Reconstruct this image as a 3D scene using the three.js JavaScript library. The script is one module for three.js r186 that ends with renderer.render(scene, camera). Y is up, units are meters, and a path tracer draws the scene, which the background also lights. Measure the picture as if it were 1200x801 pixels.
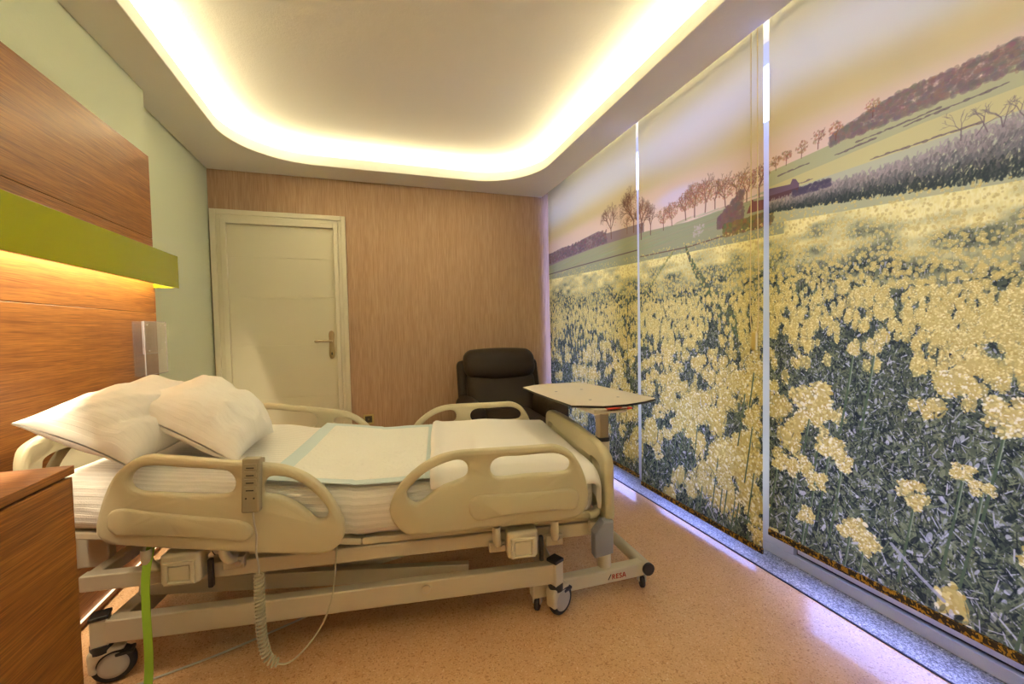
import * as THREE from 'three';
import { RoundedBoxGeometry } from 'three/addons/geometries/RoundedBoxGeometry.js';
import { mergeGeometries, mergeVertices, toCreasedNormals } from 'three/addons/utils/BufferGeometryUtils.js';
import { RectAreaLightUniformsLib } from 'three/addons/lights/RectAreaLightUniformsLib.js';
import { TextGeometry } from 'three/addons/geometries/TextGeometry.js';
import { FontLoader } from 'three/addons/loaders/FontLoader.js';

RectAreaLightUniformsLib.init();
const scene = new THREE.Scene();
const renderer = new THREE.WebGLRenderer({ antialias: true });
renderer.toneMapping = THREE.LinearToneMapping;
renderer.toneMappingExposure = 1.74;
renderer.shadowMap.enabled = true;

// ---------- camera ----------
const camera = new THREE.PerspectiveCamera(79.09, 1200 / 801, 0.05, 100);
camera.rotation.order = 'YXZ';
camera.position.set(0, 1.1953, 0);
camera.rotation.set(-0.0341, -0.3256, -0.0207);

// ---------- sky (overcast daylight, blue beside the warm lamps) ----------
scene.background = new THREE.Color().setRGB(0.3, 0.37, 1.0);
scene.backgroundIntensity = 5.4;

// ---------- room measures (metres) ----------
const H = 2.565, LIP = 0.075, TOP = H + 0.165, FAR = -4.085, BACK = 1.3;
const XL = -1.255, XS = -1.17, XP = -1.16, ZP = -2.885;   // left wall behind, left wall in front, face of the wood panels, their end
const XR = 1.74, XW = 1.92, XB = 1.79;                      // soffit edge at the window, window frame, blinds
const WARM = [1, 0.85, 0.49], AMBER = [1, 0.66, 0.28];
const COVE = 112, SHELF = 165, SKIRT = 1.0;

// ---------- helpers ----------
const taken = {};
const numbered = (n) => { taken[n] = (taken[n] ?? -1) + 1; return taken[n] ? n + '_' + String(taken[n]).padStart(3, '0') : n; };
let seed = 7;
const rnd = () => { seed = (seed + 0x6d2b79f5) | 0; let t = Math.imul(seed ^ (seed >>> 15), 1 | seed); t = (t + Math.imul(t ^ (t >>> 7), 61 | t)) ^ t; return ((t ^ (t >>> 14)) >>> 0) / 4294967296; };
const rr = (a, b) => a + (b - a) * rnd();
const lerp = (a, b, t) => a + (b - a) * t, clamp = (x, a = 0, b = 1) => Math.min(b, Math.max(a, x));
const smooth = (a, b, x) => { const t = clamp((x - a) / (b - a)); return t * t * (3 - 2 * t); };
const hash = (x, y) => { let h = Math.imul(x, 374761393) + Math.imul(y, 668265263); h = Math.imul(h ^ (h >>> 13), 1274126177); return ((h ^ (h >>> 16)) >>> 0) / 4294967296; };
function noise(x, y, px = 0, py = 0) {   // value noise; px, py: period in cells
  const xi = Math.floor(x), yi = Math.floor(y), fx = x - xi, fy = y - yi, u = fx * fx * (3 - 2 * fx), v = fy * fy * (3 - 2 * fy);
  const m = (a, p) => (p ? ((a % p) + p) % p : a);
  const a = m(xi, px), b = m(xi + 1, px), c = m(yi, py), d = m(yi + 1, py);
  return lerp(lerp(hash(a, c), hash(b, c), u), lerp(hash(a, d), hash(b, d), u), v);
}
const M4 = THREE.Matrix4, V3 = THREE.Vector3;
const rgb = (r, g, b) => new THREE.Color().setRGB(r, g, b);
function mat(c, roughness = 0.6, more = {}) { return new THREE.MeshPhysicalMaterial({ color: rgb(...c), roughness, ...more }); }
function mesh(name, g, m, parent = scene) {
  const o = new THREE.Mesh(g, m);
  o.name = parent === scene ? numbered(name) : name;
  o.castShadow = o.receiveShadow = true;
  parent.add(o);
  return o;
}
function thing(name, label, category, group, frame) {   // frame: a matrix that the parts are built in
  const o = new THREE.Group();
  o.name = numbered(name); o.userData = { label, category };
  if (group) o.userData.group = group;
  if (frame) { frame.decompose(o.position, o.quaternion, o.scale); }
  scene.add(o);
  return o;
}
function rebase(o) {   // move a thing's origin to the middle of its foot
  const box = new THREE.Box3(), inv = new M4(), keep = o.matrix;
  o.updateMatrixWorld(true); inv.copy(o.matrixWorld).invert();
  o.traverse((k) => { if (k.isMesh) { k.geometry.computeBoundingBox(); box.union(k.geometry.boundingBox.clone().applyMatrix4(inv.clone().multiply(k.matrixWorld))); } });
  const c = new V3((box.min.x + box.max.x) / 2, box.min.y, (box.min.z + box.max.z) / 2);
  for (const k of o.children) k.position.sub(c);
  o.position.add(c.applyQuaternion(o.quaternion));
  return o;
}
function struct(name, g, m, parent) { const o = mesh(name, g, m, parent); if (!parent) o.userData.kind = 'structure'; return o; }
function structGroup(name) { const o = new THREE.Group(); o.name = name; o.userData.kind = 'structure'; scene.add(o); return o; }
const at = (g, x, y, z) => g.translate(x, y, z);
function uvBox(g) {   // uv in metres from position, by the way the face points (grain axis: z on x faces, x on z faces)
  const p = g.attributes.position, n = g.attributes.normal, uv = new Float32Array(p.count * 2);
  for (let i = 0; i < p.count; i++) {
    const ax = Math.abs(n.getX(i)), ay = Math.abs(n.getY(i)), az = Math.abs(n.getZ(i));
    const [a, b] = ax >= ay && ax >= az ? [p.getZ(i), p.getY(i)] : ay >= az ? [p.getX(i), p.getZ(i)] : [p.getX(i), p.getY(i)];
    uv[i * 2] = a; uv[i * 2 + 1] = b;
  }
  g.setAttribute('uv', new THREE.BufferAttribute(uv, 2));
  return g;
}
const box = (x0, x1, y0, y1, z0, z1) => uvBox(new THREE.BoxGeometry(x1 - x0, y1 - y0, z1 - z0).translate((x0 + x1) / 2, (y0 + y1) / 2, (z0 + z1) / 2));
function rbox(x0, x1, y0, y1, z0, z1, r = 0.005, s = 2) {
  const w = x1 - x0, h = y1 - y0, d = z1 - z0;
  return uvBox(new RoundedBoxGeometry(w, h, d, s, Math.min(r, w / 2.01, h / 2.01, d / 2.01)).translate((x0 + x1) / 2, (y0 + y1) / 2, (z0 + z1) / 2));
}
function bar(a, b, w, h, r = 0.004) {   // a bevelled bar from a to b
  const A = new V3(...a), B = new V3(...b), L = A.distanceTo(B), g = new RoundedBoxGeometry(w, h, L, 2, Math.min(r, w / 2.1, h / 2.1));
  return g.applyMatrix4(new M4().lookAt(B, A, Math.abs(B.y - A.y) > 0.98 * L ? new V3(1, 0, 0) : new V3(0, 1, 0))).translate(...A.add(B).multiplyScalar(0.5).toArray());
}
function rod(a, b, r, seg = 20) {
  const A = new V3(...a), B = new V3(...b);
  return new THREE.CylinderGeometry(r, r, A.distanceTo(B), seg).applyQuaternion(new THREE.Quaternion().setFromUnitVectors(new V3(0, 1, 0), B.clone().sub(A).normalize())).translate(...A.add(B).multiplyScalar(0.5).toArray());
}
function tube(points, r, n = 60, seg = 8, closed = false) { return new THREE.TubeGeometry(new THREE.CatmullRomCurve3(points.map((p) => new V3(...p)), closed, 'centripetal'), n, r, seg, closed); }
const merged = (list) => mergeGeometries(list.map((g) => { const k = g.index ? g.toNonIndexed() : g.clone(); for (const a of Object.keys(k.attributes)) if (!['position', 'normal', 'uv'].includes(a)) k.deleteAttribute(a); return k; }));
function loop(points, n = 90) {   // smooth closed outline
  return new THREE.CatmullRomCurve3(points.map(([x, y]) => new V3(x, y, 0)), true, 'centripetal').getSpacedPoints(n).slice(0, n).map((p) => new THREE.Vector2(p.x, p.y));
}
function plate(outline, holes, depth, bevel, seg = 4) {   // an extruded plate from z = 0 to z = depth with rounded edges
  const s = new THREE.Shape(outline);
  for (const h of holes) s.holes.push(new THREE.Path(h));
  const g = new THREE.ExtrudeGeometry(s, { depth: depth - 2 * bevel, bevelEnabled: true, bevelThickness: bevel, bevelSize: bevel, bevelOffset: -bevel, bevelSegments: seg, curveSegments: 8 }).translate(0, 0, bevel);
  return toCreasedNormals(g, 0.6);
}
function softBox(x0, x1, y0, y1, z0, z1, r, cell, bend) {   // a padded box that can be bent; uv runs on over the edges
  const w = x1 - x0, h = y1 - y0, d = z1 - z0, n = (a) => Math.max(4, Math.round(a / cell));
  let g = new THREE.BoxGeometry(w, h, d, n(w), n(h), n(d));
  g.deleteAttribute('normal'); g.deleteAttribute('uv');
  g = mergeVertices(g, 1e-5);
  const p = g.attributes.position, uv = new Float32Array(p.count * 2), v = new V3(), c = new V3();
  for (let i = 0; i < p.count; i++) {
    v.fromBufferAttribute(p, i);
    uv[i * 2] = v.x; uv[i * 2 + 1] = v.z + Math.sign(v.z) * (h / 2 - v.y) * (Math.abs(v.z) > d / 2 - 1e-4 ? 1 : 0);
    c.set(clamp(v.x, -w / 2 + r, w / 2 - r), clamp(v.y, -h / 2 + r, h / 2 - r), clamp(v.z, -d / 2 + r, d / 2 - r));
    const e = v.clone().sub(c);
    if (e.length() > 1e-6) { const m = Math.max(Math.abs(e.x), Math.abs(e.y), Math.abs(e.z)); e.setLength(m); v.copy(c).add(e); }
    v.x += (x0 + x1) / 2; v.y += (y0 + y1) / 2; v.z += (z0 + z1) / 2;
    if (bend) bend(v);
    p.setXYZ(i, v.x, v.y, v.z);
  }
  g.setAttribute('uv', new THREE.BufferAttribute(uv, 2));
  g.computeVertexNormals();
  return g;
}

// ---------- textures ----------
function dataTexture(w, h, f, srgb = true) {   // f(x, y) -> [r, g, b] sRGB 0..255
  const d = new Uint8Array(w * h * 4);
  for (let y = 0, i = 0; y < h; y++) for (let x = 0; x < w; x++, i += 4) { const c = f(x, y); d[i] = clamp(c[0], 0, 255); d[i + 1] = clamp(c[1], 0, 255); d[i + 2] = clamp(c[2], 0, 255); d[i + 3] = 255; }
  const t = new THREE.DataTexture(d, w, h);
  t.wrapS = t.wrapT = THREE.RepeatWrapping; t.magFilter = t.minFilter = THREE.LinearFilter;
  if (srgb) t.colorSpace = THREE.SRGBColorSpace;
  t.needsUpdate = true;
  return t;
}
const mix3 = (a, b, t) => [lerp(a[0], b[0], t), lerp(a[1], b[1], t), lerp(a[2], b[2], t)];
const scaled = (t, u, v) => { t.repeat.set(1 / u, 1 / v); return t; };
// wood: long grain along u
const woodTex = scaled(dataTexture(1024, 1024, (x, y) => {
  const warp = noise(x / 128, y / 64, 8, 16) * 10;
  const g = noise(x / 64, (y + warp) / 3.4, 16, 0) * 0.55 + noise(x / 32, (y + warp) / 1.7, 32, 0) * 0.45 + noise(x / 256, (y + warp) / 26, 4, 0) * 0.3;
  const pore = noise(x / 30, y / 1.3, 0, 0) > 0.8 ? 0.2 : 0;
  return mix3([180, 116, 64], [112, 62, 28], clamp((g - 0.3) * 1.15 + pore));
}), 1.6, 0.62);
const paperTex = scaled(dataTexture(1024, 1024, (x, y) => {
  const g = noise(x / 2.1, y / 128, 0, 8) * 0.5 + noise(x / 5, y / 64, 0, 16) * 0.32 + noise(x / 1.2, y / 40, 0, 0) * 0.35;
  return mix3([190, 160, 130], [158, 123, 92], clamp((g - 0.32) * 1.35));
}), 1.1, 1.3);
const paperBump = scaled(dataTexture(512, 512, (x, y) => { const g = (noise(x / 1.6, y / 64, 0, 8) * 0.6 + noise(x / 4, y / 32, 0, 16) * 0.4) * 255; return [g, g, g]; }, false), 0.7, 0.9);
const floorTex = scaled(dataTexture(1024, 1024, (x, y) => {
  let c = mix3([226, 184, 140], [214, 168, 124], noise(x / 40, y / 40, 26, 26) * 0.5 + noise(x / 9, y / 9, 0, 0) * 0.5);
  const f = noise(x / 3.1 + 50, y / 3.1), k = noise(x / 2.6 + 99, y / 2.6 + 31), l = noise(x / 4.2 + 9, y / 3.6 + 81);
  if (f > 0.8) c = mix3(c, [176, 122, 80], 0.75); else if (k > 0.84) c = mix3(c, [240, 212, 178], 0.8); else if (l > 0.83) c = mix3(c, [196, 142, 98], 0.6);
  return c;
}), 1.3, 1.3);
const sheetBump = scaled(dataTexture(64, 64, (x, y) => { const g = (y % 32 < 16 ? 200 : 90) + noise(x / 2, y / 2) * 40; return [g, g, g]; }, false), 0.05, 0.05);
const sheetTex = scaled(dataTexture(64, 64, (x, y) => { const g = y % 32 < 16 ? 240 : 231; return [g, g - 2, g - 6]; }), 0.05, 0.05);
const leatherBump = scaled(dataTexture(256, 256, (x, y) => { const g = (noise(x / 4, y / 4, 64, 64) * 0.6 + noise(x / 9, y / 9, 0, 0) * 0.4) * 255; return [g, g, g]; }, false), 0.09, 0.09);
const graniteTex = scaled(dataTexture(256, 256, (x, y) => { const g = 150 + (noise(x / 2.2, y / 2.2) - 0.5) * 130 + (noise(x / 5, y / 5) - 0.5) * 70; return [g, g, g + 6]; }), 0.3, 0.3);
const plasterBump = scaled(dataTexture(256, 256, (x, y) => { const g = (noise(x / 3, y / 3) * 0.5 + noise(x / 11, y / 11) * 0.5) * 255; return [g, g, g]; }, false), 0.4, 0.4);
const padBump = scaled(dataTexture(128, 128, (x, y) => { const g = (noise(x / 9, y / 9, 14, 14) * 0.8 + noise(x / 3, y / 3) * 0.2) * 255; return [g, g, g]; }, false), 0.16, 0.16);

// ---------- materials ----------
const M = {
  ceiling: mat([0.8, 0.79, 0.76], 0.9, { bumpMap: plasterBump, bumpScale: 0.0006 }),
  green: mat([0.66, 0.73, 0.56], 0.75, { bumpMap: plasterBump, bumpScale: 0.0006 }),
  paper: mat([1, 1, 1], 0.75, { map: paperTex, bumpMap: paperBump, bumpScale: 0.0008 }),
  floor: mat([1, 1, 1], 0.3, { map: floorTex, clearcoat: 0.5, clearcoatRoughness: 0.07 }),
  wood: mat([0.82, 0.84, 0.56], 0.5, { map: woodTex, clearcoat: 0.1, clearcoatRoughness: 0.25 }),
  jointWood: mat([0.06, 0.03, 0.012], 0.8),
  lime: mat([0.3, 0.32, 0.004], 0.25, { clearcoat: 0.25, clearcoatRoughness: 0.06 }),
  cream: mat([0.72, 0.68, 0.52], 0.45),
  creamTrim: mat([0.75, 0.7, 0.54], 0.4),
  whitePlain: mat([0.8, 0.79, 0.77], 0.5),
  aluDayTint: mat([0.68, 0.7, 0.82], 0.35),  // white frame metal with the blue of the daylight painted into its colour
  gasket: mat([0.02, 0.02, 0.05], 0.5),
  granite: mat([1, 1, 1], 0.4, { map: graniteTex }),
  bronze: mat([0.42, 0.33, 0.2], 0.32, { metalness: 1 }),
  bedPlastic: mat([0.56, 0.51, 0.35], 0.38),
  bedPale: mat([0.66, 0.6, 0.46], 0.4),
  bedMetal: mat([0.6, 0.54, 0.42], 0.38, { metalness: 0.15 }),
  greyPlastic: mat([0.25, 0.26, 0.33], 0.5),
  darkPlastic: mat([0.02, 0.02, 0.022], 0.45),
  hub: mat([0.5, 0.47, 0.42], 0.45),
  rubber: mat([0.03, 0.028, 0.03], 0.7),
  remote: mat([0.3, 0.27, 0.19], 0.45),
  sheet: mat([1, 1, 1], 0.85, { map: sheetTex, bumpMap: sheetBump, bumpScale: 0.004, sheen: 0.2 }),
  pillow: mat([0.86, 0.84, 0.81], 0.85, { bumpMap: sheetBump, bumpScale: 0.0012, sheen: 0.2 }),
  cover: mat([0.86, 0.84, 0.82], 0.85),
  pad: mat([0.82, 0.84, 0.82], 0.9, { bumpMap: padBump, bumpScale: 0.003 }),
  padBlue: mat([0.6, 0.72, 0.76], 0.85),
  leather: mat([0.02, 0.011, 0.005], 0.52, { bumpMap: leatherBump, bumpScale: 0.0008, specularIntensity: 0.6 }),
  laminate: mat([0.66, 0.6, 0.52], 0.5),
  red: mat([0.4, 0.03, 0.015], 0.45),
  blackGlossy: mat([0.015, 0.013, 0.012], 0.3),
  strap: mat([0.32, 0.55, 0.05], 0.6),
  cable: mat([0.45, 0.43, 0.38], 0.5),
  coil: mat([0.5, 0.47, 0.33], 0.5),
  brass: mat([0.5, 0.38, 0.14], 0.35),
  steel: mat([0.6, 0.58, 0.55], 0.3, { metalness: 1 }),
  glass: new THREE.MeshPhysicalMaterial({ color: 0xffffff, roughness: 0, transmission: 1, thickness: 0, ior: 1.5 }),
  acrylicEdge: new THREE.MeshPhysicalMaterial({ color: rgb(0.8, 0.78, 0.82), roughness: 0.3, transmission: 0.7, thickness: 0 }),
  acrylic: new THREE.MeshPhysicalMaterial({ color: rgb(0.97, 0.96, 0.98), roughness: 0.02, transmission: 0.985, thickness: 0, ior: 1.5 }),
};
const glow = (c, k) => new THREE.MeshStandardMaterial({ color: 0x000000, emissive: rgb(...c), emissiveIntensity: k });
function stripLight(a, b, width, towards, c, intensity) {   // a long thin area light from a to b that faces along `towards`
  const A = new V3(...a), B = new V3(...b), l = new THREE.RectAreaLight(rgb(...c), intensity, A.distanceTo(B), width), t = new V3(...towards).normalize();
  l.position.copy(A).add(B).multiplyScalar(0.5);
  l.up.copy(B.clone().sub(A).normalize().cross(t));
  l.lookAt(l.position.clone().add(t));
  scene.add(l);
  return l;
}

// =====================================================================
// the room
// =====================================================================
struct('floor', box(XL - 0.2, 2.0, -0.1, 0, FAR - 0.2, BACK + 0.2), M.floor);
struct('wall_far', box(XL - 0.2, XW + 0.08, 0, TOP + 0.1, FAR - 0.15, FAR), M.paper);
struct('wall_back', box(XL - 0.2, XW + 0.2, 0, TOP + 0.1, BACK, BACK + 0.15), M.green);
struct('wall_left', merged([box(XL - 0.2, XL, 0, TOP + 0.1, FAR, BACK), box(XL - 0.01, XS, 0, H + 0.01, ZP, BACK)]), M.green);
struct('ceiling', box(XL - 0.2, XW + 0.2, TOP, TOP + 0.12, FAR - 0.15, BACK + 0.15), M.ceiling);
// dropped ceiling with its rounded opening
const OX0 = -0.945, OX1 = 1.46, OZ0 = -3.775, OZ1 = 0.75, OR = 0.55;
{
  const s = new THREE.Shape([[XL, -BACK], [XR, -BACK], [XR, -FAR], [XL, -FAR]].map((p) => new THREE.Vector2(...p)));
  const h = new THREE.Path(), a = OX0, b = OX1, c = -OZ1, d = -OZ0, r = OR;   // shape y = -z
  h.moveTo(a + r, c); h.lineTo(b - r, c); h.absarc(b - r, c + r, r, -Math.PI / 2, 0); h.lineTo(b, d - r); h.absarc(b - r, d - r, r, 0, Math.PI / 2);
  h.lineTo(a + r, d); h.absarc(a + r, d - r, r, Math.PI / 2, Math.PI); h.lineTo(a, c + r); h.absarc(a + r, c + r, r, Math.PI, Math.PI * 1.5);
  s.holes.push(h);
  const g = new THREE.ExtrudeGeometry(s, { depth: LIP, bevelEnabled: true, bevelThickness: 0.003, bevelSize: 0.003, bevelOffset: -0.003, bevelSegments: 1, curveSegments: 40 }).rotateX(-Math.PI / 2).translate(0, H, 0);
  struct('trim_1', toCreasedNormals(g, 0.5), M.ceiling);
}
// light hidden on the dropped ceiling
{
  const t = thing('cove_light', 'warm white light strip hidden on the ledge of the rounded ceiling recess', 'light');
  const k = 0.1, y = H + LIP + 0.012, a = OX0 - k, b = OX1 + k, c = OZ0 - k, d = OZ1 + k, r = OR + k, line = [];
  const arc = (cx, cz, f) => { for (let i = 0; i <= 4; i++) { const w = f + (i / 4) * Math.PI / 2; line.push([cx + r * Math.cos(w), cz + r * Math.sin(w)]); } };
  arc(b - r, d - r, 0); arc(a + r, d - r, Math.PI / 2); arc(a + r, c + r, Math.PI); arc(b - r, c + r, Math.PI * 1.5);
  const pts = line.map(([x, z]) => [x, y, z]), strips = [];
  pts.forEach((p, i) => {
    const q = pts[(i + 1) % pts.length];
    strips.push(bar(p, q, 0.024, 0.008, 0.001));
    const mx = (p[0] + q[0]) / 2, mz = (p[2] + q[2]) / 2, nx = q[2] - p[2], nz = -(q[0] - p[0]), l = Math.hypot(nx, nz), side = Math.sign(nx * (0.27 - mx) + nz * (-1.5 - mz)) || 1;
    const lift = (v) => [v[0], y + 0.012, v[2]];
    const lamp = stripLight(lift(p), lift(q), 0.03, [0.25 * side * nx / l, 1, 0.25 * side * nz / l], WARM, COVE); lamp.name = 'cove_light_lamp';
  });
  mesh('light_strip', merged(strips), glow(WARM, 4), t);
}
// wood panels on the front part of the left wall
{
  const t = thing('wall_panel', 'orange brown wood panelling with horizontal grain behind the bed head', 'wall panel');
  for (const [y0, y1] of [[1.741, 2.2], [1.321, 1.739], [0.004, 1.319]]) mesh('board', rbox(XS, XP, y0, y1, ZP, 0.4, 0.0015, 1), M.wood, t);
  for (const y of [1.32, 1.74]) mesh('joint', box(XS, XS + 0.004, y - 0.004, y + 0.004, ZP + 0.002, 0.39), M.jointWood, t);
}
// light shelf over the bed: open below, a light strip under its top board
const SX = -1.045, SY0 = 1.462, SY1 = 1.645;
{
  const t = thing('light_shelf', 'glossy lime green light shelf fixed across the wood panels', 'light shelf');
  mesh('front_board', rbox(SX - 0.018, SX, SY0, SY1, ZP, 0.4, 0.002, 1), M.lime, t);
  mesh('top_board', rbox(XP, SX - 0.018, SY1 - 0.016, SY1, ZP, 0.4, 0.001, 1), M.lime, t);
  mesh('end_board', rbox(XP, SX - 0.018, SY0, SY1 - 0.016, ZP, ZP + 0.016, 0.001, 1), M.lime, t);
  mesh('light_strip', box(-1.118, -1.098, SY1 - 0.028, SY1 - 0.016, ZP + 0.03, 0.35), glow([1, 0.82, 0.5], 3), t);
  const l = stripLight([-1.108, SY1 - 0.03, ZP + 0.03], [-1.108, SY1 - 0.03, 0.35], 0.02, [0, -1, 0], [1, 0.84, 0.58], SHELF); l.name = 'shelf_lamp';
}
// light strip under the panels
{
  const t = thing('floor_light', 'thin glowing light strip along the floor under the wood panels', 'light');
  mesh('holder', rbox(XP, XP + 0.008, 0.02, 0.034, ZP + 0.02, 0.3, 0.002), M.wood, t);
  mesh('light_strip', box(XP + 0.001, XP + 0.007, 0.034, 0.041, ZP + 0.02, 0.3), glow([1, 0.7, 0.42], 1.3), t);
  const l = stripLight([XP + 0.004, 0.043, ZP + 0.03], [XP + 0.004, 0.043, 0.28], 0.006, [0.15, 1, 0], [1, 0.72, 0.45], SKIRT); l.name = 'floor_lamp_strip';
}
// door
{
  const d = structGroup('door_1'), z = FAR;
  const L = -1.243, R = -0.2, T = 2.232, l = -1.128, r = -0.303, t = 2.118;
  const steps = [[0, 0.042, 0.034], [0.042, 0.075, 0.026], [0.075, 0.115, 0.044]];   // from the outer edge inwards: start, end, thickness
  for (const [a, b, w] of steps) {
    mesh('frame', rbox(L + a, L + b, 0, T - a, z, z + w, 0.004), M.creamTrim, d);
    mesh('frame', rbox(R - b * 0.895, R - a * 0.895, 0, T - a, z, z + w, 0.004), M.creamTrim, d);
    mesh('frame', rbox(L + b, R - b * 0.895, T - b, T - a, z, z + w, 0.004), M.creamTrim, d);
  }
  const ys = [0.01, 0.62, 1.085, 1.5, 1.84, t];
  const leaf = mesh('leaf', box(l, r, 0.01, t, z, z + 0.010), M.cream, d);
  for (let i = 0; i < 5; i++) mesh('panel', rbox(l, r, ys[i] + 0.0016, ys[i + 1] - 0.0016, z + 0.004, z + 0.0125, 0.0016, 2), M.cream, leaf);
  const px = -0.347, hp = mesh('handle_plate', plate(loop([[px - 0.02, 1.19], [px, 1.205], [px + 0.02, 1.19], [px + 0.021, 1.1], [px + 0.02, 0.965], [px, 0.95], [px - 0.02, 0.965], [px - 0.021, 1.1]], 50), [], 0.007, 0.002, 2).translate(0, 0, z + 0.0125), M.bronze, d);
  mesh('handle', merged([rod([px, 1.11, z + 0.015], [px, 1.11, z + 0.06], 0.009, 14), tube([[px + 0.006, 1.11, z + 0.058], [px - 0.03, 1.112, z + 0.064], [px - 0.08, 1.112, z + 0.063], [px - 0.125, 1.112, z + 0.06]], 0.0095, 20, 10), new THREE.SphereGeometry(0.0125, 12, 8).scale(1.7, 1, 0.9).translate(px - 0.118, 1.112, z + 0.06)]), M.bronze, hp);
  mesh('keyhole', plate(loop([[px - 0.006, 1.0], [px, 1.012], [px + 0.006, 1.0], [px + 0.005, 0.985], [px - 0.005, 0.985]], 24), [], 0.003, 0.0005, 1).translate(0, 0, z + 0.0185), M.darkPlastic, hp);
}
// wall socket
{
  const t = thing('wall_socket', 'small square brass framed wall socket beside the door', 'socket'), x = -0.054, y = 0.368, z = FAR;
  const sq = (h) => [[-h, -h], [h, -h], [h, h], [-h, h]].map(([a, b]) => new THREE.Vector2(x + a, y + b));
  mesh('frame', plate(sq(0.046), [sq(0.031).reverse()], 0.011, 0.002, 2).translate(0, 0, z), M.brass, t);
  const f = mesh('face', merged([box(x - 0.031, x + 0.031, y - 0.031, y + 0.031, z, z + 0.004)]), mat([0.09, 0.07, 0.035], 0.4), t);
  mesh('outlet', new THREE.TorusGeometry(0.019, 0.003, 8, 24).translate(x, y + 0.002, z + 0.005), M.darkPlastic, f);
  mesh('pin', rod([x, y, z + 0.003], [x, y, z + 0.012], 0.003, 8), M.brass, f);
  rebase(t);
}

// window wall
const ZN = -0.3;   // near end of the window
{
  struct('wall_right', merged([box(XW, XW + 0.2, 0, TOP + 0.1, ZN, BACK), box(XW, XW + 0.2, 2.6, TOP + 0.1, FAR, ZN)]), M.ceiling);
  struct('trim_2', box(1.767, XW + 0.1, 0, 0.006, FAR, BACK), M.granite);   // stone strip along the window
  struct('trim_3', box(1.762, 1.767, 0, 0.0045, FAR, BACK), M.gasket);
  const w = structGroup('window_1'), x0 = XW, x1 = XW + 0.06;
  const F = (n, y0, y1, z0, z1, a = x0, b = x1, m = M.aluDayTint, p = w) => mesh(n, rbox(a, b, y0, y1, z0, z1, 0.003), m, p);
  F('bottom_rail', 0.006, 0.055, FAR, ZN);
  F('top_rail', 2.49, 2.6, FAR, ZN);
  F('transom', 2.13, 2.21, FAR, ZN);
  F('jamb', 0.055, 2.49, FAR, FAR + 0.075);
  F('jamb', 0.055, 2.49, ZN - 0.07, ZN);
  const bays = [[FAR + 0.075, -2.7], [-2.54, -1.62], [-1.45, ZN - 0.07]];
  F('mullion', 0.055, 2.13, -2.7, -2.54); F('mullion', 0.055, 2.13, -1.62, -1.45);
  for (const [a, b] of bays) {
    const sash = new THREE.Group(); sash.name = 'sash'; w.add(sash);
    const y0 = 0.055, y1 = 2.13, k = 0.014, s = 0.034, g = 0.016, X0 = x0 + 0.012, X1 = x1 - 0.004;
    const ring = (n, a0, b0, c0, d0, t, xa, xb, m) => {
      mesh(n, merged([rbox(xa, xb, c0, c0 + t, a0, b0, 0.002), rbox(xa, xb, d0 - t, d0, a0, b0, 0.002), rbox(xa, xb, c0 + t, d0 - t, a0, a0 + t, 0.002), rbox(xa, xb, c0 + t, d0 - t, b0 - t, b0, 0.002)]), m, sash);
    };
    ring('gasket', a, b, y0, y1, k, X0 + 0.01, X1, M.gasket);
    ring('sash_frame', a + k, b - k, y0 + k, y1 - k, s, X0 - 0.004, X1, M.aluDayTint);
    mesh('pane', box(x0 + 0.046, x0 + 0.047, y0 + k + s, y1 - k - s, a + k + s, b - k - s), M.glass, sash);
  }
  mesh('pane', box(x0 + 0.034, x0 + 0.035, 2.21, 2.49, FAR + 0.075, ZN - 0.07), M.glass, w);
}

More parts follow.
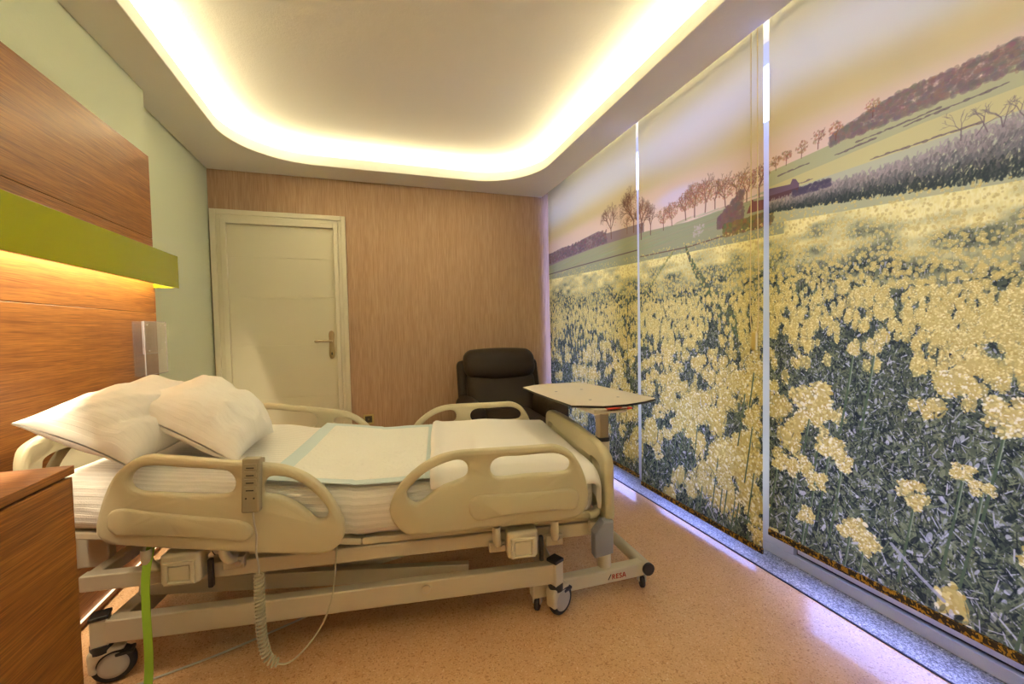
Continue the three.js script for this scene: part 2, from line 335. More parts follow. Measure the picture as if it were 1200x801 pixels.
// =====================================================================
// printed roller blinds: one landscape photograph of a rape field, printed over three sheets
// =====================================================================
const PPM = 720, BT = 2.62;   // pixels a metre, top of the print
function paintMural(z0, z1, yb, dy) {
  const W = Math.round((z1 - z0) * PPM), Hh = Math.round((BT - yb) * PPM), cv = document.createElement('canvas');
  cv.width = W; cv.height = Hh;
  const c = cv.getContext('2d'), X = (z) => (z - z0) * PPM, Y = (y) => (BT - y - dy) * PPM;
  // --- sky and far ground, pixel by pixel
  const im = c.createImageData(W, Hh), d = im.data;
  const fieldTop = (z) => 1.69 + 0.05 * smooth(-2.4, -3.9, z) + (z > -1.48 ? lerp(0.03, -0.09, clamp((z + 1.46) / 0.85)) : 0) - 0.02 * smooth(-2.45, -1.6, z) * (z < -1.48 ? 1 : 0);
  for (let j = 0, i = 0; j < Hh; j++) {
    const y = BT - dy - j / PPM;
    for (let k = 0; k < W; k++, i += 4) {
      const z = z0 + k / PPM;
      let col;
      if (y > fieldTop(z)) {
        const n = (noise(z * 1.3 + 20, y * 3.5) - 0.5) * 0.16, t = y + n + (z + 2) * 0.015;
        col = [230, 206, 164];                                        // low glow
        col = mix3(col, [220, 204, 140], smooth(1.98, 2.1, t));         // golden band
        col = mix3(col, [222, 220, 188], smooth(2.12, 2.34, t));       // pale cloud
        col = mix3(col, [216, 211, 170], smooth(2.38, 2.56, t));
        const lav = smooth(0.55, 0.15, Math.hypot((z + 2.1) / 0.55, (y - 1.98) / 0.14)); col = mix3(col, [224, 212, 210], lav * 0.8);
        const lav2 = smooth(0.8, 0.2, Math.hypot((z + 1.95) / 0.9, (y - 2.28) / 0.3)); col = mix3(col, [220, 216, 208], lav2 * 0.6);
      } else {
        const t = clamp((fieldTop(z) - y) / 1.6), n1 = noise(z * 150, y * 110), n2 = noise(z * 46 + 7, y * 34), n3 = noise(z * 300, y * 130 + 50);
        col = mix3([122, 128, 84], [74, 84, 64], clamp(n2 * 1.3 - 0.1 + t * 0.2));
        if (n1 > 0.62) col = mix3(col, [44, 52, 46], 0.7);
        if (n3 > 0.8) col = mix3(col, [196, 198, 190], 0.65);
        const yel = smooth(0.2, 0.0, t - 0.02 + (noise(z * 12, y * 30) - 0.5) * 0.14);
        col = mix3(col, mix3([246, 238, 156], [234, 220, 122], n3), yel);
      }
      d[i] = col[0]; d[i + 1] = col[1]; d[i + 2] = col[2]; d[i + 3] = 255;
    }
  }
  c.putImageData(im, 0, 0);
  const poly = (pts, fill) => { c.beginPath(); pts.forEach(([z, y], i) => (i ? c.lineTo(X(z), Y(y)) : c.moveTo(X(z), Y(y)))); c.closePath(); c.fillStyle = fill; c.fill(); };
  const css = (k, a = 1) => `rgba(${k[0] | 0},${k[1] | 0},${k[2] | 0},${a})`;
  const dab = (z, y, rx, ry, k, a = 1, rot = 0) => { if (z < z0 - 0.2 || z > z1 + 0.2) return; c.beginPath(); c.ellipse(X(z), Y(y), rx * PPM, ry * PPM, rot, 0, 6.2832); c.fillStyle = css(k, a); c.fill(); };
  const stroke = (pts, w, k, a = 1) => { if (pts[0][0] < z0 - 0.3 || pts[0][0] > z1 + 0.3) return; c.beginPath(); pts.forEach(([z, y], i) => (i ? c.lineTo(X(z), Y(y)) : c.moveTo(X(z), Y(y)))); c.lineWidth = Math.max(0.6, w * PPM); c.strokeStyle = css(k, a); c.lineCap = 'round'; c.stroke(); };
  seed = 4242;
  // far hills of the first sheet
  poly([[-4.2, 1.95], [-3.7, 1.97], [-3.42, 1.945], [-3.3, 1.965], [-3.02, 1.975], [-2.9, 1.93], [-2.42, 1.9], [-2.42, 1.7], [-4.2, 1.72]], css([146, 128, 112]));
  for (let i = 0; i < 900; i++) { const z = rr(-4.15, -2.9); dab(z, 1.86 + rr(0, 0.1), rr(0.006, 0.02), rr(0.004, 0.012), [rr(104, 138), rr(92, 112), rr(84, 102)], 0.5); }
  poly([[-4.2, 1.83], [-3.6, 1.85], [-3.0, 1.852], [-2.4, 1.832], [-2.0, 1.8], [-1.4, 1.8], [-1.4, 1.6], [-4.2, 1.7]], css([158, 160, 112]));
  for (let i = 0; i < 260; i++) { const z = rr(-4.1, -1.5), y = rr(1.7, 1.82); stroke([[z, y], [z + rr(0.1, 0.25), y + 0.006]], 0.005, [rr(140, 180), rr(146, 178), rr(96, 126)], 0.3); }
  stroke([[-4.2, 1.752], [-3.4, 1.742], [-2.42, 1.724]], 0.008, [112, 94, 78]);
  stroke([[-2.46, 1.672], [-2.0, 1.652], [-1.72, 1.662]], 0.008, [124, 104, 74]);
  // the slopes of the third sheet
  poly([[-1.49, 1.9], [-1.25, 1.91], [-1.0, 1.925], [-0.6, 1.93], [-0.2, 1.94], [-0.2, 1.55], [-1.49, 1.66]], css([182, 182, 122]));
  poly([[-1.49, 1.83], [-0.9, 1.86], [-0.2, 1.86], [-0.2, 1.76], [-1.49, 1.75]], css([204, 196, 122]));
  poly([[-1.4, 1.79], [-0.78, 1.79], [-0.2, 1.8], [-0.2, 1.65], [-1.4, 1.72]], css([186, 188, 138]));
  for (const [a, b, y0, y1] of [[-1.46, -1.28, 1.865, 1.872], [-1.2, -0.7, 1.862, 1.884], [-1.35, -0.76, 1.8, 1.796], [-1.1, -0.3, 1.882, 1.9]]) for (let z = a; z < b; z += 0.012) { if (noise(z * 9, y0 * 50) > 0.36) dab(z, lerp(y0, y1, (z - a) / (b - a)) + rr(-0.001, 0.002), 0.009, rr(0.0015, 0.005), [112, 98, 84], 0.7); }
  for (let i = 0; i < 2400; i++) { const z = rr(-1.2, -0.2), up = 0.055 * smooth(-1.25, -0.95, z); dab(z, 1.93 + rr(-0.02, 0.012 + up), rr(0.004, 0.014), rr(0.004, 0.012), [rr(116, 150), rr(104, 128), rr(88, 106)], 0.45); }
  // bare trees
  const branch = (z, y, a, l, w, k) => {
    if (l < 0.006) return;
    const e = [z + Math.cos(a) * l, y + Math.sin(a) * l];
    stroke([[z, y], e], w, k, 0.85);
    const n = l > 0.03 ? 3 : 2;
    for (let i = 0; i < n; i++) branch(e[0], e[1], a + rr(-0.75, 0.75), l * rr(0.6, 0.82), w * 0.68, k);
  };
  const tree = (z, y, h, leafy, k = [122, 90, 68]) => {
    branch(z, y, Math.PI / 2 + rr(-0.1, 0.1), h * 0.3, h * 0.045, k);
    for (let i = 0; i < leafy; i++) { const a = rr(0, 6.28), q = Math.sqrt(rnd()); dab(z + Math.cos(a) * q * h * 0.36, y + h * 0.62 + Math.sin(a) * q * h * 0.34, rr(0.002, 0.006), rr(0.002, 0.006), [rr(140, 192), rr(100, 140), rr(64, 96)], 0.42); }
  };
  for (const a of [[-2.83, 1.875, 0.24, 20], [-2.92, 1.87, 0.1, 20], [-2.62, 1.865, 0.13, 60], [-2.54, 1.86, 0.27, 260], [-2.44, 1.85, 0.2, 220], [-2.45, 1.79, 0.24, 50], [-2.35, 1.8, 0.2, 10], [-2.22, 1.8, 0.15, 200], [-2.14, 1.81, 0.15, 260], [-2.02, 1.815, 0.18, 420], [-1.95, 1.815, 0.2, 520], [-1.87, 1.82, 0.18, 320], [-1.8, 1.82, 0.16, 120], [-1.73, 1.81, 0.16, 160], [-1.66, 1.8, 0.17, 140], [-1.6, 1.8, 0.15, 140], [-1.53, 1.8, 0.16, 140], [-1.44, 1.895, 0.07, 60], [-1.39, 1.9, 0.07, 60], [-1.32, 1.905, 0.075, 50], [-1.25, 1.915, 0.085, 50], [-1.18, 1.92, 0.08, 50], [-1.05, 1.95, 0.07, 40]]) tree(...a);
  for (let i = 0; i < 500; i++) { const z = rr(-1.78, -1.62), t = (z + 1.78) / 0.16; dab(z, 1.71 + rr(0, 0.05 + 0.12 * t), rr(0.006, 0.014), rr(0.006, 0.014), [rr(110, 138), rr(92, 110), rr(80, 96)], 0.5); }
  for (let i = 0; i < 700; i++) dab(rr(-1.74, -1.46), 1.66 + rr(0, 0.055), rr(0.006, 0.016), rr(0.006, 0.014), [rr(96, 156), rr(92, 128), rr(56, 76)], 0.6);
  for (let i = 0; i < 60; i++) dab(rr(-1.96, -1.88), 1.7 + rr(0, 0.06), 0.006, 0.005, [190, 176, 150], 0.6);
  poly([[-1.6, 1.74], [-1.48, 1.735], [-1.48, 1.78], [-1.56, 1.79], [-1.565, 1.8], [-1.575, 1.8], [-1.58, 1.78]], css([128, 84, 70]));
  poly([[-1.49, 1.775], [-1.33, 1.765], [-1.33, 1.8], [-1.345, 1.825], [-1.36, 1.83], [-1.37, 1.81], [-1.49, 1.825]], css([118, 98, 100]));
  poly([[-1.49, 1.765], [-1.33, 1.755], [-1.33, 1.785], [-1.49, 1.79]], css([104, 76, 72]));
  // big hedge of the third sheet
  for (let i = 0; i < 6500; i++) {
    const z = rr(-1.5, -0.2), top = 1.745 + 0.03 * smooth(-1.0, -0.6, z) + 0.05 * smooth(-0.7, -0.3, z), bot = fieldTop(z) - 0.01, t = rnd(), y = lerp(bot, top + rr(-0.012, 0.012), t);
    const k = mix3([62, 70, 58], [172, 158, 134], clamp(t * 1.15 - 0.15 + rr(-0.25, 0.2)));
    stroke([[z, y], [z + rr(-0.006, 0.01), y + rr(0.006, 0.02)]], rr(0.003, 0.007), k, 0.7);
  }
  for (let i = 0; i < 26; i++) branch(rr(-0.85, -0.25), 1.76, rr(0.7, 2.4), 0.03, 0.003, [120, 108, 96]);
  for (let i = 0; i < 140; i++) dab(rr(-1.36, -1.2), 1.75 + rr(0, 0.03), 0.008, 0.007, [84, 78, 84], 0.5);
  // tramlines in the field
  for (let i = 0; i < 220; i++) { const t = i / 220, y = lerp(1.66, 1.12, Math.pow(t, 0.9)), z = -2.02 + 0.4 * Math.pow(t, 1.15); for (let k = 0; k < 4; k++) dab(z + rr(-1, 1) * (0.003 + 0.07 * t), y, rr(0.002, 0.005 + 0.012 * t), rr(0.003, 0.01), [rr(82, 116), rr(96, 120), rr(58, 82)], 0.7); }
  for (let i = 0; i < 90; i++) { const t = i / 90, y = lerp(1.65, 1.4, t), z = -2.13 - 0.3 * t; dab(z + rr(-0.01, 0.01), y, rr(0.003, 0.009), rr(0.003, 0.008), [132, 136, 70], 0.6); }
  // flower rows, far to near
  const flowerHead = (z, y, s, n, pale, tall = 1.2) => {
    dab(z, y, s * 0.85, s * 0.8 * tall, [206, 188, 100], 0.7);
    for (let i = 0; i < n; i++) {
      const a = rr(0, 6.283), q = Math.sqrt(rnd()), zz = z + Math.cos(a) * q * s, yy = y + Math.sin(a) * q * s * tall, sh = rnd();
      const k = sh < 0.24 ? [196, 172, 84] : sh < 0.6 ? [232, 218, 128] : pale ? [248, 244, 192] : [246, 236, 154];
      dab(zz, yy, s * rr(0.09, 0.32), s * rr(0.08, 0.24), k, 0.9, rr(0, 3.14));
    }
  };
  const rows = 150;
  for (let r = 0; r < rows; r++) {
    const t = Math.pow(r / rows, 0.8), size = lerp(0.0045, 0.04, Math.pow(t, 1.3));
    const count = Math.round(lerp(330, 66, Math.pow(t, 0.7)));
    for (let i = 0; i < count; i++) {
      const z = rr(-4.15, -0.2), top = fieldTop(z), y = top - 0.012 - t * (top - 0.08) + rr(-0.012, 0.012);
      const patch = noise(z / (size * 1.9) + 40, y / (size * 3.6) + 10) * 0.72 + noise(z * 5 + 3, y * 4) * 0.28;
      let keep = lerp(0.85, 0.36, smooth(0.05, 0.48, t));
      if (z > -2.42 && z < -1.5) keep += (z > -2.0 + 0.3 * t && z < -1.78 + 0.4 * t && t > 0.06 && t < 0.42) ? -0.12 : 0.05;
      if (t > 0.34) keep -= 0.05 + 0.05 * smooth(0.4, 0.8, t);
      if (z > -1.2 && t > 0.5) keep -= 0.06;
      if (patch < keep) {
        const s = size * rr(0.7, 1.35);
        flowerHead(z, y, s, t < 0.2 ? 4 : 18, t > 0.4, t < 0.2 ? 1.2 : 1.9);
      } else if (t > 0.1) {   // stalks, pods and leaves
        for (let k = 0; k < 3; k++) {
          const zz = z + rr(-0.06, 0.06), yy = y - rr(0, 0.06), l = rr(0.2, 1.5) * size + 0.006, pale = rnd(), a = rr(0.2, 2.94);
          const q = pale < 0.16 ? [206, 208, 204] : pale < 0.4 ? [134, 144, 100] : pale < 0.72 ? [92, 104, 74] : [40, 48, 44];
          if (rnd() < 0.5) stroke([[zz, yy], [zz + Math.cos(a) * l, yy + Math.sin(a) * l]], rr(0.06, 0.16) * size + 0.0006, q, rr(0.5, 0.9));
          else dab(zz, yy, l * rr(0.2, 0.5), l * rr(0.1, 0.22), q, rr(0.4, 0.85), a);
        }
      }
    }
  }
  // the large heads in front
  const big = [[-1.276, 0.86, 0.085], [-1.23, 0.8, 0.06], [-1.2, 0.68, 0.06], [-1.15, 0.63, 0.045], [-1.43, 0.56, 0.05], [-1.34, 0.55, 0.055], [-1.26, 0.52, 0.05], [-0.91, 0.58, 0.05], [-0.69, 0.9, 0.06], [-1.035, 1.1, 0.03], [-1.11, 1.08, 0.025], [-0.785, 0.7, 0.035], [-0.74, 0.66, 0.03], [-1.07, 0.33, 0.05], [-1.12, 0.36, 0.045], [-1.3, 0.34, 0.04], [-0.62, 0.5, 0.04], [-0.5, 0.75, 0.05],
    [-2.05, 0.66, 0.075], [-2.0, 0.58, 0.07], [-2.12, 0.56, 0.06], [-1.93, 0.66, 0.05], [-2.28, 0.62, 0.05], [-2.2, 0.5, 0.05], [-1.78, 0.5, 0.07], [-1.7, 0.47, 0.08], [-1.62, 0.46, 0.09], [-1.66, 0.36, 0.09], [-1.57, 0.3, 0.09], [-1.55, 0.5, 0.07], [-1.75, 0.35, 0.06], [-1.53, 0.16, 0.06], [-2.3, 0.35, 0.05], [-1.9, 0.3, 0.04], [-2.0, 0.2, 0.04], [-1.6, 0.9, 0.06], [-1.55, 1.0, 0.05], [-1.56, 0.72, 0.06],
    [-2.75, 0.9, 0.075], [-2.7, 0.8, 0.07], [-2.62, 0.72, 0.06], [-2.8, 0.7, 0.06], [-3.2, 0.98, 0.05], [-3.35, 0.8, 0.05], [-3.6, 0.9, 0.05], [-3.0, 0.55, 0.05], [-2.7, 0.4, 0.05], [-3.8, 0.7, 0.05], [-2.55, 1.0, 0.06]];
  for (const [z, y, s] of big) {
    stroke([[z, y - s * 0.4], [z - 0.02, y - 0.16], [z - 0.05, y - 0.34]], 0.008, [86, 104, 70], 0.95);
    stroke([[z + 0.003, y - s * 0.4], [z - 0.017, y - 0.16]], 0.003, [150, 166, 124], 0.9);
    for (let k = 0; k < 14; k++) { const a = rr(0, 6.28), q = Math.sqrt(rnd()) * 0.85; flowerHead(z + Math.cos(a) * q * s, y + Math.sin(a) * q * s * 1.1, s * 0.4, 16, k > 2, 1); }
  }
  stroke([[-0.98, 0.37], [-0.9, 0.3], [-0.83, 0.25]], 0.012, [176, 178, 176], 0.8);
  const t = new THREE.CanvasTexture(cv);
  t.colorSpace = THREE.SRGBColorSpace; t.magFilter = t.minFilter = THREE.LinearFilter; t.anisotropy = 8;
  return t;
}
const hemTex = scaled(dataTexture(512, 32, (x, y) => { const n = noise(x / 9, y / 14) * 0.6 + noise(x / 3.4 + y / 9, y / 8) * 0.4; return n > 0.52 ? mix3([150, 108, 20], [196, 156, 52], noise(x / 2, y / 4)) : mix3([46, 34, 8], [16, 14, 10], noise(x / 3, y / 3)); }), 0.5, 0.03);
function blind(z0, z1, yb, dy, label, chain) {
  const t = thing('roller_blind', label, 'blind', 'printed roller blinds over the window');
  const tex = paintMural(z0, z1, yb, dy), n = 24, k = 40, g = new THREE.PlaneGeometry(1, 1, n, k), p = g.attributes.position, uv = g.attributes.uv;
  for (let i = 0; i < p.count; i++) {
    const u = uv.getX(i), v = uv.getY(i), z = lerp(z0, z1, u), y = lerp(yb, BT, v);
    p.setXYZ(i, XB + 0.0035 * Math.sin(u * 5 + v * 2) * (1 - v) + 0.002 * Math.sin(v * 7 + u * 3), y, z);
  }
  g.computeVertexNormals();
  mesh('fabric', g, new THREE.MeshPhysicalMaterial({ map: tex, roughness: 1, transmission: 0.135, thickness: 0, specularIntensity: 0.1, side: THREE.DoubleSide }), t);
  mesh('hem_bar', rbox(XB - 0.008, XB + 0.004, yb - 0.028, yb + 0.002, z0, z1, 0.004), mat([1, 1, 1], 0.6, { map: hemTex }), t);
  mesh('roller', rod([XB + 0.012, BT + 0.018, z0 - 0.002], [XB + 0.012, BT + 0.018, z1 + 0.002], 0.022), M.aluDayTint, t);
  if (chain) {
    const x = XB - 0.02, zc = z1 - 0.032;
    mesh('cord', tube([[x, BT, zc - 0.018], [x, 1.8, zc - 0.018], [x, 1.16, zc - 0.016], [x, 1.12, zc], [x, 1.16, zc + 0.016], [x, 1.8, zc + 0.018], [x, BT, zc + 0.018]], 0.002, 90, 6), mat([0.75, 0.6, 0.2], 0.5), t);
    mesh('cord_weight', rbox(x - 0.008, x + 0.008, 1.06, 1.15, zc - 0.015, zc + 0.013, 0.006), mat([0.7, 0.56, 0.16], 0.5), t);
  }
  return t;
}
blind(-4.03, -2.5, 0.125, 0, 'roller blind printed with yellow field and bare tree, behind the armchair', false);
blind(-2.475, -1.505, 0.085, 0.0, 'roller blind printed with brown trees and field tracks, with a pull cord', true);
blind(-1.475, -0.36, 0.2, 0, 'roller blind printed with long hedge and large flower heads, hanging higher above its sill', false);

// =====================================================================
// bed and what lies on it (bed axes: x to the foot, z to the near side)
// =====================================================================
const TH = 8.5 * Math.PI / 180;
const BED = new M4().makeRotationY(-TH).setPosition(0.062, 0, -2.031);
const SLOPE = 0.135, PIVOT = -0.08;
const rise = (u) => SLOPE * Math.max(0, Math.sqrt((PIVOT - u) ** 2 + 0.004) * (u < PIVOT ? 1 : -1) * 0.5 + (PIVOT - u) * 0.5);   // the raised back part
{
  const t = thing('hospital_bed', 'cream hospital bed with plastic side rails and raised back on casters', 'bed', null, BED);
  const headO = [[-0.857, 0.581], [-0.842, 0.645], [-0.823, 0.699], [-0.798, 0.746], [-0.768, 0.777], [-0.733, 0.799], [-0.704, 0.806], [-0.68, 0.804], [-0.582, 0.788], [-0.481, 0.771], [-0.351, 0.75], [-0.298, 0.739], [-0.255, 0.721], [-0.212, 0.694], [-0.169, 0.651], [-0.137, 0.6], [-0.116, 0.555], [-0.105, 0.518], [-0.104, 0.487], [-0.111, 0.463], [-0.132, 0.435], [-0.16, 0.42], [-0.2, 0.416], [-0.309, 0.432], [-0.519, 0.468], [-0.693, 0.498], [-0.789, 0.517], [-0.822, 0.524], [-0.845, 0.543], [-0.856, 0.564]];
  const h1 = [[-0.759, 0.724], [-0.75, 0.748], [-0.73, 0.763], [-0.701, 0.77], [-0.583, 0.754], [-0.487, 0.739], [-0.467, 0.733], [-0.454, 0.72], [-0.446, 0.699], [-0.448, 0.679], [-0.462, 0.66], [-0.485, 0.654], [-0.685, 0.679], [-0.738, 0.69], [-0.754, 0.704]];
  const h2 = [[-0.356, 0.686], [-0.347, 0.699], [-0.331, 0.705], [-0.299, 0.701], [-0.267, 0.69], [-0.235, 0.669], [-0.203, 0.639], [-0.176, 0.607], [-0.158, 0.575], [-0.156, 0.559], [-0.167, 0.542], [-0.19, 0.539], [-0.206, 0.549], [-0.233, 0.579], [-0.27, 0.61], [-0.302, 0.628], [-0.334, 0.639], [-0.357, 0.645], [-0.36, 0.668]];
  const hp = [[-0.818, 0.604], [-0.806, 0.634], [-0.774, 0.64], [-0.698, 0.622], [-0.489, 0.578], [-0.424, 0.562], [-0.398, 0.542], [-0.396, 0.513], [-0.419, 0.497], [-0.517, 0.514], [-0.592, 0.527], [-0.711, 0.546], [-0.797, 0.56], [-0.813, 0.576]];
  const footO = [[0.051, 0.551], [0.061, 0.587], [0.083, 0.628], [0.114, 0.663], [0.157, 0.697], [0.206, 0.724], [0.255, 0.739], [0.305, 0.745], [0.406, 0.745], [0.535, 0.744], [0.635, 0.744], [0.668, 0.743], [0.702, 0.732], [0.736, 0.71], [0.763, 0.675], [0.783, 0.633], [0.8, 0.571], [0.804, 0.516], [0.798, 0.49], [0.766, 0.459], [0.732, 0.449], [0.431, 0.447], [0.273, 0.446], [0.138, 0.448], [0.108, 0.454], [0.079, 0.48], [0.059, 0.513]];
  const f1 = [[0.115, 0.61], [0.131, 0.63], [0.168, 0.665], [0.217, 0.692], [0.267, 0.708], [0.304, 0.712], [0.326, 0.702], [0.336, 0.682], [0.334, 0.657], [0.324, 0.645], [0.296, 0.635], [0.24, 0.618], [0.202, 0.596], [0.171, 0.573], [0.147, 0.563], [0.126, 0.575], [0.116, 0.591]];
  const f2 = [[0.42, 0.676], [0.43, 0.697], [0.456, 0.71], [0.534, 0.71], [0.668, 0.71], [0.702, 0.699], [0.729, 0.677], [0.733, 0.657], [0.725, 0.641], [0.7, 0.634], [0.57, 0.636], [0.435, 0.639], [0.423, 0.656]];
  const fp = [[0.334, 0.535], [0.341, 0.56], [0.364, 0.574], [0.434, 0.574], [0.631, 0.569], [0.699, 0.573], [0.741, 0.568], [0.761, 0.544], [0.757, 0.507], [0.739, 0.489], [0.698, 0.49], [0.65, 0.494], [0.451, 0.491], [0.362, 0.488], [0.343, 0.503]];
  const D = 0.036, B = 0.013;
  const railGeo = { head: plate(loop(headO, 120), [loop(h1, 60).reverse(), loop(h2, 60).reverse()], D, B), foot: plate(loop(footO, 120), [loop(f1, 60).reverse(), loop(f2, 60).reverse()], D, B) };
  const panGeo = { head: plate(loop(hp, 80), [], 0.02, 0.009), foot: plate(loop(fp, 80), [], 0.02, 0.009) };
  for (const [k, s] of [['head', 1], ['foot', 1], ['head', -1], ['foot', -1]]) {
    const r = mesh('side_rail', railGeo[k], M.bedPlastic, t); r.position.z = s > 0 ? 0.5 - D : -0.5;
    const g = mesh('grip_panel', panGeo[k], M.bedPlastic, r); g.position.z = s > 0 ? D - 0.008 : -0.012;
  }
  // rail arms, hinge housings and brake levers under the rails, both sides
  for (const s of [1, -1]) for (const [u, y, f] of [[-0.63, 0.36, 0], [0.54, 0.31, 1]]) {
    const Z = (a, b) => (s > 0 ? [a, b] : [-b, -a]);
    const h = mesh('hinge_housing', rbox(u - 0.06, u + 0.06, y, y + 0.105, ...Z(0.42, 0.485), 0.012, 3), M.bedPale, t);
    const sq = (a, b, c, d) => [[a, b], [c, b], [c, d], [a, d]].map((p) => new THREE.Vector2(...p));
    const fr = mesh('button_frame', plate(sq(u - 0.047, y + 0.004, u + 0.047, y + 0.08), [sq(u - 0.034, y + 0.014, u + 0.034, y + 0.068).reverse()], 0.012, 0.004, 3), M.bedPale, h); fr.position.z = s > 0 ? 0.481 : -0.493;
    mesh('button', rbox(u - 0.031, u + 0.031, y + 0.017, y + 0.065, ...Z(0.47, 0.4885), 0.003), M.bedPale, h);
    for (const du of [-0.1, 0.13]) {
      const a = mesh('rail_arm', tube([[u + du, y + 0.13, s * 0.475], [u + du, y + 0.09, s * 0.472], [u + du + 0.004, y + 0.06, s * 0.458], [u + du + 0.01, y + 0.045, s * 0.435], [u + du + 0.01, y + 0.04, s * 0.41]], 0.016, 20, 10), M.bedPale, t);
      mesh('bolt', rod([u + du + 0.03, y + 0.03, s * 0.43], [u + du + 0.03, y + 0.03, s * 0.447], 0.01, 10), M.steel, a);
      mesh('bracket', rbox(u + du - 0.025, u + du + 0.045, y + 0.008, y + 0.05, ...Z(0.39, 0.437), 0.004), M.bedMetal, a);
    }
    mesh('release_lever', rbox(u + 0.071, u + 0.087, y - 0.035, y + 0.065, ...Z(0.445, 0.465), 0.005), M.darkPlastic, t);
  }
  // mattress platform: fixed part and raised back part, and the frame beneath
  mesh('platform', rbox(-0.06, 0.87, 0.395, 0.42, -0.42, 0.42, 0.006), M.bedPale, t);
  mesh('back_platform', rbox(-0.97, 0, -0.025, 0, -0.42, 0.42, 0.006).applyMatrix4(new M4().makeRotationZ(-Math.atan(SLOPE))).translate(-0.06, 0.42, 0), M.bedPale, t);
  mesh('corner_guard', new THREE.TorusGeometry(0.05, 0.016, 10, 12, Math.PI / 2).rotateX(Math.PI / 2).rotateY(-Math.PI / 2 + Math.PI / 2).translate(0.82, 0.435, 0.4), M.bedPlastic, t);
  for (const s of [1, -1]) mesh('mattress_edge', bar([0.12, 0.435, s * 0.44], [0.83, 0.435, s * 0.44], 0.024, 0.03, 0.01), M.bedPlastic, t);
  for (const s of [1, -1]) mesh('side_beam', rbox(-0.97, 0.86, 0.335, 0.39, s * 0.4 - 0.02, s * 0.4 + 0.02, 0.006), M.bedMetal, t);
  for (const u of [-0.95, 0.0, 0.84]) mesh('cross_beam', rbox(u - 0.02, u + 0.02, 0.34, 0.385, -0.38, 0.38, 0.005), M.bedMetal, t);
  for (const s of [1, -1]) { const b = mesh('base_beam', rbox(-0.9, 0.68, 0.15, 0.23, s * 0.4 - 0.022, s * 0.4 + 0.022, 0.006), M.bedMetal, t); mesh('bolt', rod([0.17, 0.2, s * 0.42], [0.17, 0.2, s * 0.43], 0.017, 16), M.steel, b); }
  for (const u of [-0.88, 0.66]) mesh('base_cross_beam', rbox(u - 0.028, u + 0.028, 0.155, 0.225, -0.378, 0.378, 0.006), M.bedMetal, t);
  for (const s of [1, -1]) {
    mesh('lift_arm', bar([-0.86, 0.275, s * 0.3], [0.34, 0.185, s * 0.3], 0.035, 0.06), M.bedMetal, t);
    mesh('lift_arm', bar([-0.2, 0.225, s * 0.25], [0.42, 0.345, s * 0.25], 0.035, 0.055), M.bedMetal, t);
    mesh('lift_arm', bar([-0.9, 0.24, s * 0.22], [-0.35, 0.35, s * 0.22], 0.035, 0.05), M.bedMetal, t);
  }
  mesh('actuator', merged([rod([-0.5, 0.27, 0.05], [0.05, 0.32, 0.05], 0.024), rod([0.05, 0.32, 0.05], [0.25, 0.34, 0.05], 0.013), rbox(-0.62, -0.5, 0.22, 0.33, 0, 0.1, 0.01)]), M.darkPlastic, t);
  mesh('control_box', rbox(-0.2, 0.05, 0.33, 0.4, 0.18, 0.34, 0.012), M.darkPlastic, t);
  // foot board and head board
  const board = (u, y0, y1, dip, m, x0) => {
    const o = [], w = 0.47, n = 14;
    o.push([-w, y0], [-w, (y0 + y1) / 2], [-w, y1 - 0.06], [-w + 0.015, y1 - 0.022], [-w + 0.05, y1 - 0.003]);
    for (let i = 1; i < n; i++) { const k = -w + 0.06 + (i / n) * (2 * w - 0.12); o.push([k, y1 + dip * (1 - (k / w) ** 2)]); }
    o.push([w - 0.05, y1 - 0.003], [w - 0.015, y1 - 0.022], [w, y1 - 0.06], [w, (y0 + y1) / 2], [w, y0], [w - 0.02, y0 - 0.012], [0.2, y0 - 0.012], [-0.2, y0 - 0.012], [-w + 0.02, y0 - 0.012]);
    const slot = (s) => [[s * 0.3, y1 - 0.045], [s * 0.4, y1 - 0.05], [s * 0.425, y1 - 0.07], [s * 0.425, y1 - 0.19], [s * 0.41, y1 - 0.21], [s * 0.39, y1 - 0.2], [s * 0.33, y1 - 0.11], [s * 0.285, y1 - 0.065]];
    const g = plate(loop(o, 160), [1, -1].map((s) => { const l = loop(slot(s), 50); return THREE.ShapeUtils.isClockWise(l) ? l : l.reverse(); }), 0.04, 0.016).rotateY(-Math.PI / 2);
    return mesh(m, g.translate(u + 0.02, 0, 0), M.bedPlastic, t);
  };
  board(0.905, 0.415, 0.69, 0.025, 'foot_board');
  board(-1.075, 0.5, 0.865, 0.025, 'head_board');
  for (const s of [1, -1]) {
    mesh('foot_bumper', plate([[0.83, 0.277], [0.905, 0.29], [0.908, 0.42], [0.868, 0.42], [0.828, 0.375]].map((p) => new THREE.Vector2(...p)), [], 0.05, 0.006, 3).translate(0, 0, s > 0 ? 0.445 : -0.495), M.greyPlastic, t);
    mesh('foot_bracket', rbox(0.83, 0.9, 0.35, 0.4, s > 0 ? 0.36 : -0.445, s > 0 ? 0.445 : -0.36, 0.005), M.bedPale, t);
    mesh('head_bracket', rbox(-1.09, -0.96, 0.36, 0.5, s * 0.28 - 0.02, s * 0.28 + 0.02, 0.006), M.bedMetal, t);
  }
